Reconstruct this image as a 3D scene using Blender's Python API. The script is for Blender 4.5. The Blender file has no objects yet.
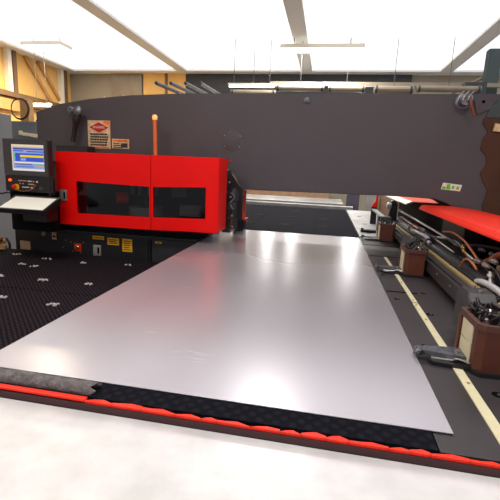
import bpy, bmesh, math, random
from mathutils import Vector, Matrix, Euler
random.seed(7)
scene = bpy.context.scene
COL = scene.collection
ZT = 0.9            # height of the working plane (the sheet) above the floor; shapes below are given relative to it

# ------------------------------------------------------------------ materials
def lin(c):
    return tuple(((v/255)/12.92 if v/255 <= 0.04045 else (((v/255)+0.055)/1.055)**2.4) for v in c) + (1,)
def mat(name, rgb, rough=0.5, metal=0.0, var=0.0, vscale=4.0, bump=0.0, bscale=60.0, stretch=(1,1,1), emit=None, estr=0.0, spec=0.5, coat=0.0):
    m = bpy.data.materials.new(name); m.use_nodes = True
    nt = m.node_tree; N = nt.nodes; L = nt.links
    b = N['Principled BSDF']
    b.inputs['Base Color'].default_value = lin(rgb)
    b.inputs['Roughness'].default_value = rough
    b.inputs['Metallic'].default_value = metal
    b.inputs['Specular IOR Level'].default_value = spec
    b.inputs['Coat Weight'].default_value = coat
    tc = N.new('ShaderNodeTexCoord'); mp = N.new('ShaderNodeMapping')
    mp.inputs['Scale'].default_value = stretch
    L.new(tc.outputs['Object'], mp.inputs['Vector'])
    if var > 0:
        n = N.new('ShaderNodeTexNoise'); n.inputs['Scale'].default_value = vscale; n.inputs['Detail'].default_value = 6
        L.new(mp.outputs['Vector'], n.inputs['Vector'])
        r = N.new('ShaderNodeMapRange')
        r.inputs['From Min'].default_value = .3; r.inputs['From Max'].default_value = .7
        r.inputs['To Min'].default_value = 1-var; r.inputs['To Max'].default_value = 1+var
        L.new(n.outputs['Fac'], r.inputs['Value'])
        mx = N.new('ShaderNodeVectorMath'); mx.operation = 'SCALE'
        mx.inputs[0].default_value = lin(rgb)[:3]
        L.new(r.outputs['Result'], mx.inputs['Scale'])
        L.new(mx.outputs['Vector'], b.inputs['Base Color'])
    if bump > 0:
        n2 = N.new('ShaderNodeTexNoise'); n2.inputs['Scale'].default_value = bscale; n2.inputs['Detail'].default_value = 3
        L.new(mp.outputs['Vector'], n2.inputs['Vector'])
        bp = N.new('ShaderNodeBump'); bp.inputs['Strength'].default_value = bump; bp.inputs['Distance'].default_value = .01
        L.new(n2.outputs['Fac'], bp.inputs['Height']); L.new(bp.outputs['Normal'], b.inputs['Normal'])
    if emit:
        b.inputs['Emission Color'].default_value = lin(emit); b.inputs['Emission Strength'].default_value = estr
    return m
M = {}
M['paint'] = mat('charcoal_paint', (78,71,75), .5, .0, .05, 2.5, .25, 90)
M['darkpaint'] = mat('dark_paint', (44,42,46), .45, 0, .08, 5, .1, 80)
M['black'] = mat('black_paint', (26,25,28), .4, 0, .1, 8)
M['blackmatte'] = mat('black_rubber', (20,20,22), .85, 0, .15, 20, spec=.12)
M['red'] = mat('red_paint', (240,6,2), .5, 0, .04, 3, .04, 60, spec=.25)
M['red2'] = mat('red_cover_paint', (255,48,22), .42, 0, .03, 3, .04, 50, spec=.35)
M['orangered'] = mat('orange_red_paint', (235,90,60), .5, 0, .05, 5)
M['plate'] = mat('dark_plate', (62,57,60), .42, .2, .12, 5, .06, 120)
M['cream'] = mat('cream_tape', (216,208,172), .5, 0, .06, 20)
M['steel'] = mat('steel', (185,182,178), .3, .9, .12, 12, .08, 60)
M['worn'] = mat('worn_steel', (120,122,130), .35, .8, .35, 30, .5, 60)
M['galv'] = mat('galvanised', (158,156,154), .5, .35, .18, 5, .1, 40)
M['alu'] = mat('aluminium_offcut', (226,224,224), .38, .35, .10, 9, .15, 18)
M['copper'] = mat('copper_brown', (98,54,40), .42, .25, .22, 10, .1, 60)
M['rim'] = mat('brown_rim', (92,58,50), .45, .3, .2, 12)
M['maroon'] = mat('dark_maroon', (58,20,24), .6, 0, .1, 8)
M['brown'] = mat('brown_panel', (74,40,18), .7, 0, .12, 6)
M['teal'] = mat('teal_grey', (62,74,74), .6, 0, .08, 6)
M['brass'] = mat('brass', (172,152,102), .45, .3, .12, 25)
M['gold'] = mat('gold_fitting', (225,185,110), .25, .9, .1, 30)
M['orangehose'] = mat('orange_hose', (158,88,48), .45, 0, .15, 20)
M['brownhose'] = mat('brown_hose', (130,65,40), .5, 0, .15, 20)
M['blackhose'] = mat('black_hose', (32,28,30), .4)
M['greypipe'] = mat('grey_pipe', (190,190,196), .35, .2, .05, 10)
M['padwhite'] = mat('worn_white_bristle', (178,172,168), .6)
M['foam'] = mat('foam', (104,98,98), .85, 0, .4, 40, 1.0, 90)
M['gcab'] = mat('grey_cabinet', (116,114,116), .6, 0, .05, 3)
M['bcab'] = mat('blue_grey_cabinet', (112,122,136), .6, 0, .06, 3)
M['white'] = mat('white_paint', (235,230,215), .5)
M['offwhite'] = mat('nameplate', (240,236,205), .5)
M['tan'] = mat('tan_wall', (236,188,112), .8, 0, .08, 1.2)
M['tan2'] = mat('beige_wall', (158,148,130), .8, 0, .06, 1.5)
M['beam'] = mat('brown_steel_beam', (120,92,66), .6, 0, .15, 4)
M['timber'] = mat('tan_brace', (196,150,96), .7, 0, .15, 4)
M['darksteel'] = mat('dark_steel', (62,62,64), .5, .2, .15, 3)
M['duct'] = mat('tan_duct', (142,130,112), .4, .4, .12, 4)
M['ceil'] = mat('white_ceiling', (240,240,238), .8)
M['floor'] = mat('concrete_floor', (130,126,120), .6, 0, .15, 1.5)
M['glass'] = mat('dark_tinted_glass', (10,12,14), .08, 0, 0, spec=.5)
M['glass'].node_tree.nodes['Principled BSDF'].inputs['Transmission Weight'].default_value = 0.0
M['glass'].node_tree.nodes['Principled BSDF'].inputs['Alpha'].default_value = 0.35
M['lamp'] = mat('lamp_tube', (255,255,255), .5, emit=(255,250,240), estr=7)
M['roof_glow'] = mat('added_roof_glow', (245,248,250), .5, emit=(250,252,255), estr=1.03)
M['window'] = mat('daylit_window', (240,245,250), .5, emit=(255,252,250), estr=7)
M['bezel'] = mat('console_grey', (64,60,62), .5, 0, .05, 8)
M['paper'] = mat('paper', (252,250,236), .6, 0, .02, 30)
M['yellow'] = mat('yellow_label', (222,164,30), .5, 0, .15, 60)
M['ink'] = mat('label_ink', (110,70,20), .6)
M['grey'] = mat('grey_handle', (142,136,132), .4, .2, .05, 10)
M['recess'] = mat('black_recess', (12,12,13), .9, spec=.05)
M['signwhite'] = mat('sign_cream', (226,196,150), .4, .1, .25, 25)
M['signorange'] = mat('sign_orange', (240,120,40), .4, .1, .25, 25)
M['signblack'] = mat('sign_ink', (54,48,50), .5, 0, .3, 60)
M['signred'] = mat('sign_red', (196,14,18), .4)
M['green'] = mat('green_mark', (96,190,20), .5, 0, .1, 40)
M['orangelamp'] = mat('amber_tube', (225,120,60), .35, .3, .1, 8)
M['tip'] = mat('amber_tip', (255,190,110), .4, emit=(255,190,110), estr=.5)
M['redlamp'] = mat('lit_red_button', (255,60,20), .4, emit=(255,70,20), estr=3)
M['btnred'] = mat('red_button', (200,30,20), .4)
M['btnyel'] = mat('yellow_ring', (220,160,20), .4)
M['keys'] = mat('key_pink', (196,150,130), .5)
M['keyw'] = mat('key_white', (215,210,205), .5)
M['crate'] = mat('brown_crate', (150,118,92), .7, 0, .2, 8)
M['purple'] = mat('dull_violet_crate', (66,60,74), .7, 0, .2, 8)
def scr(name, rgb, s=1.0):
    return mat(name, (12,12,14), .3, emit=rgb, estr=s)
M['s_bg'] = scr('screen_blue_grey', (150,165,215), .9)
M['s_blue'] = scr('screen_blue', (50,85,200), .9)
M['s_navy'] = scr('screen_navy', (45,55,140), .9)
M['s_cream'] = scr('screen_cream', (240,215,175), .9)
M['s_white'] = scr('screen_white', (235,230,225), .9)
M['s_yellow'] = scr('screen_yellow', (250,215,20), .9)
M['s_green'] = scr('screen_green', (60,215,70), .9)
M['s_orange'] = scr('screen_orange', (240,140,90), .9)

# brushed sheet
def sheet_mat():
    m = bpy.data.materials.new('brushed_sheet'); m.use_nodes = True
    N = m.node_tree.nodes; L = m.node_tree.links; b = N['Principled BSDF']
    tc = N.new('ShaderNodeTexCoord')
    mp = N.new('ShaderNodeMapping'); mp.inputs['Scale'].default_value = (1.2, .35, 1)
    L.new(tc.outputs['Object'], mp.inputs['Vector'])
    n = N.new('ShaderNodeTexNoise'); n.inputs['Scale'].default_value = 2.2; n.inputs['Detail'].default_value = 1
    L.new(mp.outputs['Vector'], n.inputs['Vector'])
    cr = N.new('ShaderNodeValToRGB')
    cr.color_ramp.elements[0].position = 0; cr.color_ramp.elements[0].color = lin((180,176,183))
    cr.color_ramp.elements[1].position = 1; cr.color_ramp.elements[1].color = lin((208,204,211))
    L.new(n.outputs['Fac'], cr.inputs['Fac'])
    # fine scratches, only in a few handled patches
    mp2 = N.new('ShaderNodeMapping'); mp2.inputs['Scale'].default_value = (9, 150, 1); mp2.inputs['Rotation'].default_value = (0,0,.6)
    L.new(tc.outputs['Object'], mp2.inputs['Vector'])
    n2 = N.new('ShaderNodeTexNoise'); n2.inputs['Scale'].default_value = 1; n2.inputs['Detail'].default_value = 1
    L.new(mp2.outputs['Vector'], n2.inputs['Vector'])
    r2 = N.new('ShaderNodeMapRange'); r2.inputs['From Min'].default_value = .60; r2.inputs['From Max'].default_value = .68
    L.new(n2.outputs['Fac'], r2.inputs['Value'])
    prev = None
    for (px_, py_, rad) in ((-.45,1.36,.07),(-.69,1.52,.04),(-.74,2.2,.07)):
        sub = N.new('ShaderNodeVectorMath'); sub.operation = 'DISTANCE'
        sub.inputs[1].default_value = (px_+.3665, py_-2.835, .0035)
        L.new(tc.outputs['Object'], sub.inputs[0])
        q = N.new('ShaderNodeMapRange'); q.inputs['From Min'].default_value = rad*1.3; q.inputs['From Max'].default_value = rad*.5
        q.inputs['To Max'].default_value = .6
        L.new(sub.outputs['Value'], q.inputs['Value'])
        if prev is None: prev = q.outputs['Result']
        else:
            a = N.new('ShaderNodeMath'); a.operation = 'MAXIMUM'; L.new(prev, a.inputs[0]); L.new(q.outputs['Result'], a.inputs[1]); prev = a.outputs[0]
    ml = N.new('ShaderNodeMath'); ml.operation = 'MULTIPLY'
    L.new(prev, ml.inputs[0]); L.new(r2.outputs['Result'], ml.inputs[1])
    mx = N.new('ShaderNodeMix'); mx.data_type = 'RGBA'
    L.new(ml.outputs[0], mx.inputs['Factor']); L.new(cr.outputs['Color'], mx.inputs['A'])
    mx.inputs['B'].default_value = lin((244,242,242))
    L.new(mx.outputs['Result'], b.inputs['Base Color'])
    b.inputs['Roughness'].default_value = .27
    b.inputs['Metallic'].default_value = SHEET_METAL
    return m
SHEET_METAL = .6
M['sheet'] = sheet_mat()

# brush table: tufts in a fine grid
def brush_mat(name, base, tuft, scale):
    m = bpy.data.materials.new(name); m.use_nodes = True
    N = m.node_tree.nodes; L = m.node_tree.links; b = N['Principled BSDF']
    tc = N.new('ShaderNodeTexCoord'); mp = N.new('ShaderNodeMapping')
    mp.inputs['Rotation'].default_value = (0,0,math.radians(45)); mp.inputs['Scale'].default_value = (scale,)*3
    L.new(tc.outputs['Object'], mp.inputs['Vector'])
    v = N.new('ShaderNodeTexVoronoi'); v.inputs['Scale'].default_value = 1; v.inputs['Randomness'].default_value = .12
    v.voronoi_dimensions = '2D'
    L.new(mp.outputs['Vector'], v.inputs['Vector'])
    r = N.new('ShaderNodeMapRange'); r.inputs['From Min'].default_value = .22; r.inputs['From Max'].default_value = .42
    L.new(v.outputs['Distance'], r.inputs['Value'])
    mx = N.new('ShaderNodeMix'); mx.data_type = 'RGBA'
    mx.inputs['A'].default_value = lin(tuft); mx.inputs['B'].default_value = lin(base)
    L.new(r.outputs['Result'], mx.inputs['Factor']); L.new(mx.outputs['Result'], b.inputs['Base Color'])
    bp = N.new('ShaderNodeBump'); bp.inputs['Strength'].default_value = .6; bp.inputs['Distance'].default_value = .01; bp.invert = True
    L.new(v.outputs['Distance'], bp.inputs['Height']); L.new(bp.outputs['Normal'], b.inputs['Normal'])
    b.inputs['Roughness'].default_value = .9; b.inputs['Specular IOR Level'].default_value = .05
    return m
M['brush'] = brush_mat('brush_field', (22,19,23), (52,44,50), 42)
M['brushfar'] = brush_mat('far_brush_field', (20,20,26), (30,30,38), 30)

# ------------------------------------------------------------------ mesh helpers (coordinates relative to the working plane)
def BM(): return bmesh.new()
def box(bm, x0,x1,y0,y1,z0,z1, bev=0.0, seg=2):
    r = bmesh.ops.create_cube(bm, size=1.0)
    vs = r['verts']
    for v in vs:
        v.co = Vector((x0+(v.co.x+.5)*(x1-x0), y0+(v.co.y+.5)*(y1-y0), z0+(v.co.z+.5)*(z1-z0)))
    if bev > 0:
        es = list({e for v in vs for e in v.link_edges})
        bmesh.ops.bevel(bm, geom=es, offset=bev, segments=seg, affect='EDGES', profile=.6)
    return bm
def tbox(bm, sx, sy, sz, mtx, bev=0.0):
    r = bmesh.ops.create_cube(bm, size=1.0); vs = r['verts']
    for v in vs: v.co = Vector((v.co.x*sx, v.co.y*sy, v.co.z*sz))
    if bev > 0:
        es = list({e for v in vs for e in v.link_edges})
        rr = bmesh.ops.bevel(bm, geom=es, offset=bev, segments=2, affect='EDGES', profile=.6)
        vs = list({v for f in rr['faces'] for v in f.verts} | {v for v in vs if v.is_valid})
    bmesh.ops.transform(bm, matrix=mtx, verts=vs)
    return bm
def prism(bm, pts, axis, a, b, bev=0.0):
    """extrude a closed 2D outline; axis 'y': pts are (x,z); 'x': pts are (y,z); 'z': pts are (x,y)"""
    def P(p, t):
        return {'y': (p[0],t,p[1]), 'x': (t,p[0],p[1]), 'z': (p[0],p[1],t)}[axis]
    va = [bm.verts.new(P(p,a)) for p in pts]; vb = [bm.verts.new(P(p,b)) for p in pts]
    fs = [bm.faces.new(va), bm.faces.new(list(reversed(vb)))]
    n = len(pts)
    for i in range(n): fs.append(bm.faces.new([va[(i+1)%n], va[i], vb[i], vb[(i+1)%n]]))
    bmesh.ops.recalc_face_normals(bm, faces=fs)
    if bev > 0:
        es = [e for e in fs[0].edges] + [e for e in fs[1].edges]
        bmesh.ops.bevel(bm, geom=es, offset=bev, segments=2, affect='EDGES')
    return bm
def cyl(bm, p0, p1, r0, r1=None, n=20):
    p0, p1 = Vector(p0), Vector(p1); r1 = r0 if r1 is None else r1
    d = p1-p0
    q = Vector((0,0,1)).rotation_difference(d.normalized())
    m = Matrix.Translation((p0+p1)/2) @ q.to_matrix().to_4x4()
    bmesh.ops.create_cone(bm, cap_ends=True, segments=n, radius1=r0, radius2=r1, depth=d.length, matrix=m)
    return bm
def lathe(bm, p0, axis, prof, n=24):
    """prof: list of (distance along axis, radius)"""
    p0 = Vector(p0); q = Vector((0,0,1)).rotation_difference(Vector(axis).normalized())
    rings = []
    for t, r in prof:
        rings.append([bm.verts.new(p0 + q @ Vector((r*math.cos(2*math.pi*k/n), r*math.sin(2*math.pi*k/n), t))) for k in range(n)])
    for a, b in zip(rings, rings[1:]):
        for k in range(n): bm.faces.new([a[k], a[(k+1)%n], b[(k+1)%n], b[k]])
    bm.faces.new(list(reversed(rings[0]))); bm.faces.new(rings[-1])
    return bm
def smooth_path(pts, per=6):
    P = [Vector(p) for p in pts]; out = []
    for i in range(len(P)-1):
        a = P[max(i-1,0)]; b = P[i]; c = P[i+1]; d = P[min(i+2,len(P)-1)]
        for k in range(per):
            t = k/per
            out.append(.5*((2*b)+(c-a)*t+(2*a-5*b+4*c-d)*t*t+(3*b-3*c+d-a)*t**3))
    out.append(P[-1]); return out
def tube(bm, pts, r, n=10, smooth=True, ribs=0):
    pts = smooth_path(pts, 8 if not ribs else 14) if smooth else [Vector(p) for p in pts]
    rings = []; up = Vector((0,0,1))
    for i, p in enumerate(pts):
        d = (pts[min(i+1,len(pts)-1)] - pts[max(i-1,0)]).normalized()
        s = d.cross(up)
        if s.length < .01: s = d.cross(Vector((0,1,0)))
        s.normalize(); u = s.cross(d)
        rr = r*(1+(.14 if ribs and i%2 else 0))
        rings.append([bm.verts.new(p + rr*(math.cos(2*math.pi*k/n)*s + math.sin(2*math.pi*k/n)*u)) for k in range(n)])
    for a, b in zip(rings, rings[1:]):
        for k in range(n): bm.faces.new([a[k], b[k], b[(k+1)%n], a[(k+1)%n]])
    bm.faces.new(rings[0]); bm.faces.new(list(reversed(rings[-1])))
    return bm

ROOTLOC = {}
def obj(name, bm, m, parent=None, origin=None, smooth=False, label=None):
    """link a bmesh as ONE mesh object; coordinates in bm are working-plane coordinates"""
    bmesh.ops.recalc_face_normals(bm, faces=bm.faces[:])
    if parent is not None: o0 = ROOTLOC[parent.name]
    elif origin is not None: o0 = Vector(origin)
    else:
        xs = [v.co for v in bm.verts]
        o0 = Vector(((min(v.x for v in xs)+max(v.x for v in xs))/2, (min(v.y for v in xs)+max(v.y for v in xs))/2, min(v.z for v in xs)))
    bmesh.ops.translate(bm, vec=-o0, verts=bm.verts[:])
    me = bpy.data.meshes.new(name); bm.to_mesh(me); bm.free()
    ms = m if isinstance(m, (list, tuple)) else [m]
    for x in ms: me.materials.append(x)
    if smooth:
        for p in me.polygons: p.use_smooth = True
        try: me.set_sharp_from_angle(angle=math.radians(40))
        except Exception: pass
    o = bpy.data.objects.new(name, me); COL.objects.link(o)
    if parent is not None:
        o.parent = parent; o.location = (0,0,0)
    else:
        o.location = o0 + Vector((0,0,ZT))
    ROOTLOC[o.name] = o0
    if label: o['label'] = label
    return o
def tag(o, label, cat, group=None, kind=None):
    o['label'] = label; o['category'] = cat
    if group: o['group'] = group
    if kind: o['kind'] = kind
    return o
def thing(name, loc, label, cat, group=None):
    o = bpy.data.objects.new(name, None); COL.objects.link(o); o.empty_display_size = .1
    o.location = Vector(loc) + Vector((0,0,ZT)); ROOTLOC[o.name] = Vector(loc)
    return tag(o, label, cat, group)
def struct(name, bm, m, smooth=False):
    o = obj(name, bm, m, smooth=smooth); o['kind'] = 'structure'; return o
def part(name, parent, m, fn, *a, smooth=False, label=None, **k):
    bm = BM(); fn(bm, *a, **k); return obj(name, bm, m, parent, smooth=smooth, label=label)
def dup(o, loc=None, parent=None, label=None):
    c = o.copy(); COL.objects.link(c)
    if parent is not None: c.parent = parent
    if loc is not None: c.location = Vector(loc) + Vector((0,0,ZT))
    if label: c['label'] = label
    for ch in list(o.children): dup(ch, parent=c)
    return c
def text_mesh(name, s, size, loc, m, parent, rot=(math.pi/2,0,0), width=None):
    cu = bpy.data.curves.new(name, 'FONT'); cu.body = s; cu.size = size; cu.align_x = 'CENTER'; cu.align_y = 'CENTER'; cu.extrude = .0008
    t = bpy.data.objects.new(name+'_tmp', cu); COL.objects.link(t)
    dg = bpy.context.evaluated_depsgraph_get(); dg.update()
    me = bpy.data.meshes.new_from_object(t.evaluated_get(dg))
    COL.objects.unlink(t); bpy.data.objects.remove(t)
    bm = BM(); bm.from_mesh(me); bpy.data.meshes.remove(me)
    if width:
        w = max(v.co.x for v in bm.verts)-min(v.co.x for v in bm.verts)
        bmesh.ops.scale(bm, vec=(width/w,1,1), verts=bm.verts[:])
    bmesh.ops.transform(bm, matrix=Matrix.Translation(Vector(loc)) @ Euler(rot).to_matrix().to_4x4(), verts=bm.verts[:])
    return obj(name, bm, m, parent)

# ------------------------------------------------------------------ the building
F = -ZT
struct('floor', box(BM(), -8.2, 6.5, -3.5, 14.0, F-.1, F), M['floor'])
struct('wall_left', box(BM(), -8.2, -8.0, -3.5, 12.0, F, 3.5), M['tan'])
bm = BM()
for (x0,x1) in ((-8.2,-5.5),):
    box(bm, x0, x1, 12.0, 12.2, F, 3.5)
struct('wall_back_left', bm, M['tan2'])
struct('wall_back', box(BM(), -5.5, 6.5, 12.0, 12.2, F, 3.5), M['tan2'])
# ceiling: white deck with added glowing panels for soft overhead light
CE = 3.3
RL = [(-7.6,-4.4),(-4.1,-.9),(-.6,2.6),(2.9,6.1)]
RY = (4.2, 11.6)
bm = BM()
box(bm, -8.2, 6.5, -3.5, RY[0], CE, CE+.15); box(bm, -8.2, 6.5, RY[1], 12.2, CE, CE+.15)
xs = [-8.2]+[v for r in RL for v in r]+[6.5]
for i in range(0, len(xs), 2): box(bm, xs[i], xs[i+1], RY[0], RY[1], CE, CE+.15)
struct('ceiling', bm, M['ceil'])
for i, (a, b) in enumerate(RL):
    struct('window_%d' % (i+1), box(BM(), a, b, RY[0], RY[1], CE+.05, CE+.09), M['roof_glow'])  # glowing panel added to whiten the ceiling and light the sheet
# daylit windows in the back wall
for i, (x0,x1,z0,z1) in enumerate([(-2.55,-2.38,.6,2.2),(-1.72,-1.52,.6,2.2),(-.97,-.82,.6,2.2),(.68,.98,.7,2.2)]):
    fr = BM()
    t = .06
    box(fr, x0-t, x1+t, 11.93, 11.99, z0-t, z0); box(fr, x0-t, x1+t, 11.93, 11.99, z1, z1+t)
    box(fr, x0-t, x0, 11.93, 11.99, z0, z1); box(fr, x1, x1+t, 11.93, 11.99, z0, z1)
    w = struct('window_%d' % (i+5), fr, M['white'])
    part('pane', w, M['window'], box, x0, x1, 11.955, 11.975, z0, z1)
# tan cladding sections on the back wall above the press
struct('trim_1', box(BM(), -6.6, -5.62, 11.93, 11.99, 1.6, CE), M['duct'])
struct('trim_2', box(BM(), -5.56, -4.25, 11.93, 11.99, 1.6, CE), M['tan'])
struct('trim_11', box(BM(), -4.88, -4.80, 11.90, 11.93, 1.6, CE), M['beam'])
struct('trim_12', box(BM(), -4.25, 2.0, 11.93, 11.99, 2.45, CE), M['darksteel'])

# roof steel along the left wall
o = struct('trim_3', box(BM(), -7.99, -7.8, 4.0, 12.0, 2.18, 2.30), M['beam'])
o = struct('trim_4', box(BM(), -7.99, -7.84, 9.8, 12.0, 2.02, 2.14), M['beam'])
o = struct('trim_5', box(BM(), -7.99, -7.85, 4.0, 9.7, 1.86, 2.12), M['timber'])
for i, y in enumerate((9.3, 11.35)):
    struct('trim_%d' % (6+i), box(BM(), -7.99, -7.86, y, y+.13, 2.30, CE), M['white'])
for i, y in enumerate((9.5, 11.55)):
    struct('trim_%d' % (8+i), box(BM(), -7.99, -7.88, y, y+.12, 2.30, CE), M['beam'])
bm = BM()
for y in (10.0, 10.5): tube(bm, [(-7.95,y,CE),(-7.95,y+1.0,2.3)], .05, 6, smooth=False)
struct('trim_10', bm, M['timber'])
# sloping dark roof members
for i, x in enumerate((-3.42,-3.12,-2.82,-2.52)):
    t = tag(obj('roof_joist', tube(BM(), [(x,7.9,2.25),(x,10.6,2.34)], .04, 4, smooth=False), M['darksteel']),
        ['dark steel roof joist behind the press, first counted from the tan wall panel',
         'dark steel roof joist behind the press, second counted from the tan wall panel',
         'dark steel roof joist behind the press, third counted from the tan wall panel',
         'dark steel roof joist behind the press, nearest to the long lit tube'][i], 'joist', 'roof joists behind the press')

# fluorescent fittings and ducts seen above the press
def batten(x0, x1, y, z, label):
    t = thing('tube_light', ((x0+x1)/2, y, z), label, 'lamp')
    part('housing', t, M['white'], box, x0-.02, x1+.02, y-.05, y+.05, z+.03, z+.07, .008)
    for hx in (x0+.1, x1-.1): part('hanger', t, M['darksteel'], cyl, (hx,y,z+.07),(hx,y,CE+.05), .006, n=8)
    part('lit_tube', t, M['lamp'], cyl, (x0,y,z+.01), (x1,y,z+.01), .018, smooth=True)
batten(-2.22, -1.25, 9.0, 2.40, 'long lit fluorescent tube just above the flat top of the press frame')
batten(-7.0, -6.55, 9.0, 1.92, 'short lit tube at the left wall above the blue-grey cabinet')
def duct(x0, x1, y, z, r, label, m='duct'):
    t = thing('overhead_duct', ((x0+x1)/2, y, z), label, 'duct', 'ducts above the press')
    part('pipe', t, M[m], tube, [(x0,y,z),(x1,y,z)], r, 14, smooth=False)
    part('hanger', t, M['darksteel'], cyl, ((x0+x1)/2,y,z+r),((x0+x1)/2,y,CE+.05), .006, n=8)
    for k in (x0+.04, x1-.04): part('collar', t, M['darksteel'], tube, [(k-.02,y,z),(k+.02,y,z)], r*1.18, 14, smooth=False)
duct(-1.20, -.20, 9.0, 2.39, .065, 'beige overhead duct length right of the long lit tube')
duct(-.12, .62, 9.0, 2.385, .065, 'beige overhead duct length above the middle of the press frame')
duct(.80, 1.55, 9.0, 2.38, .07, 'beige overhead duct length right of the blue gap')
duct(1.62, 2.8, 9.0, 2.40, .06, 'beige overhead duct length at the far right above the press frame')
duct(-2.25, -1.25, 9.3, 2.35, .05, 'beige overhead duct length directly under the long lit tube')
o = tag(obj('overhead_rail', box(BM(), -1.4, 4.6, 9.4, 9.5, 2.52, 2.60), M['duct']), 'long pale steel rail running above the row of overhead ducts', 'rail')
t = tag(obj('green_column', box(BM(), 3.05, 3.3, 9.6, 9.8, F, CE), M['teal']), 'dark green steel column at the right edge behind the press', 'column')
t = tag(obj('roof_brace', tube(BM(), [(2.2,9.7,2.3),(3.0,9.7,2.75)], .04, 6, smooth=False), M['duct']), 'pale diagonal brace beside the dark green column', 'brace')
t = tag(obj('overhead_box', box(BM(), 2.55, 2.95, 9.15, 9.38, 2.30, 2.56), M['darksteel']), 'dark box hung above the right end of the press frame', 'box')

# ------------------------------------------------------------------ left background
t = thing('grey_cabinet', (-4.5,4.9,F), 'tall plain grey cabinet at the left edge beside the control console', 'cabinet')
part('body', t, M['gcab'], box, -5.3, -4.40, 4.6, 5.2, F, 1.28, .01)
t2 = thing('machine_cabinet', (-5.0,6.3,F), 'blue-grey machine cabinet with a cream nameplate, behind the monitor', 'cabinet')
part('body', t2, M['bcab'], box, -5.6, -4.1, 6.0, 6.7, F, 1.28, .012)
bm = BM()
box(bm, -4.95, -4.885, 5.975, 5.999, 1.062, 1.132, .012)
for k in range(6): box(bm, -4.885+k*.046, -4.843+k*.046, 5.975, 5.999, 1.050-k*.004, 1.105-k*.004, .010)
obj('nameplate', bm, M['offwhite'], t2)
t = thing('cable_coil', (-4.85,5.8,1.28), 'thin black cable loop hanging above the blue-grey cabinet', 'cable')
bm = BM()
for dr in (0, .012):
    tube(bm, [(-4.86+(.15+dr)*math.cos(a*math.pi/12), 5.93+dr, 1.46+(.15+dr)*math.sin(a*math.pi/12)) for a in range(25)], .008, 8, smooth=False)
obj('loop', bm, M['blackhose'], t, smooth=True)
tag(obj('tan_post', box(BM(), -4.93,-4.78, 6.02, 6.15, 1.28, 1.62, .01), M['timber']), 'short tan post inside the cable loop on the blue-grey cabinet', 'post')
tag(obj('tin_box', box(BM(), -4.72,-4.42, 6.1, 6.3, 1.28, 1.32, .008), M['darksteel']), 'flat dark box on top of the blue-grey cabinet', 'box')

# ------------------------------------------------------------------ punch press frame
YB = 4.2
pf = thing('punch_press_frame', (-.4, 4.45, F), 'huge charcoal painted punch press frame spanning the whole picture', 'machine frame')
top = [(-3.24,1.208),(-2.94,1.30),(-2.575,1.357),(-2.11,1.40),(-1.55,1.425),(-.8,1.435),(1.47,1.456),(2.9,1.46)]
bot = [(2.9,-.2),(1.42,-.2),(1.36,.26),(1.25,.40),(1.15,.455),(1.05,.487),(.72,.495),(-.70,.478),(-.84,.48),(-.90,.53),(-.955,.62),(-1.02,.68),(-3.24,.68)]
obj('side_plate', prism(BM(), top+bot, 'y', YB, YB+.55, .006), M['paint'], pf)
part('lower_frame', pf, M['darkpaint'], box, -3.2, -1.2, 4.28, 4.62, F, .68)
bm = BM(); lathe(bm, (-.985, YB, .965), (0,-1,0), [(0,.106),(.002,.106),(.003,.103)], 40)
cp = obj('round_cover', bm, M['paint'], pf, smooth=True)
for a in (35, 145, 218, 322):
    bm = BM(); lathe(bm, (-.985+.1*math.cos(math.radians(a)), YB-.006, .965+.09*math.sin(math.radians(a))), (0,-1,0), [(0,.007),(.005,.007),(.008,.004)], 10)
    obj('screw', bm, M['steel'], cp, smooth=True)
for x,z in ((-2.42,1.373),(-2.2,1.39),(-1.56,1.42)):
    part('edge_bolt', pf, M['steel'], cyl, (x,YB+.02,z-.003),(x,YB+.02,z+.012),.010, n=10)
# lifting trunnions
def trunnion(x, z, r, ln, name='lifting_pin'):
    bm = BM(); lathe(bm, (x,YB,z), (0,-1,0), [(0,r*1.25),(.012,r*1.25),(.014,r*.8),(ln*.65,r*.8),(ln*.67,r),(ln*.93,r),(ln,r*.85),(ln,r*.4),(ln-.01,r*.35)], 28)
    return obj(name, bm, M['worn'], pf, smooth=True)
trunnion(-2.75, 1.225, .036, .10)
trunnion(1.17, 1.385, .055, .12)
trunnion(-.25, 1.375, .022, .035, 'lifting_bolt')
# dark bar modelled for the shadow streak under the left pin
t = thing('shadow_streak_bar', (-2.74, 4.1, .92), 'dark tapered bar shaped for the shadow streak below the bright lifting pin left of the warning sign', 'lever')
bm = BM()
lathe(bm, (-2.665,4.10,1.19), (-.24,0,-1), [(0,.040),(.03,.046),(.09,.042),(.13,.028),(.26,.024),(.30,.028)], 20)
obj('shadow_bar', bm, M['black'], t, smooth=True)
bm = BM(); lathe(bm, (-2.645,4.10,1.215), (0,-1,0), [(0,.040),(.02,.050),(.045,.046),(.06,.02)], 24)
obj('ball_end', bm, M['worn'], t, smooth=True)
# hook on the right pin
t = thing('lifting_strap', (1.18,4.1,1.1), 'short tan strap with metal hooks hanging from the right lifting pin', 'strap')
part('strap', t, M['brownhose'], tube, [(1.19,4.07,1.40),(1.205,4.06,1.33),(1.245,4.07,1.25)], .012, 8, smooth=True)
bm = BM()
for k in range(3): tube(bm, [(1.09+k*.04,4.06,1.375),(1.105+k*.04,4.05,1.42),(1.13+k*.04,4.05,1.45)], .006, 6)
obj('hook', bm, M['steel'], t, smooth=True)
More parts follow.
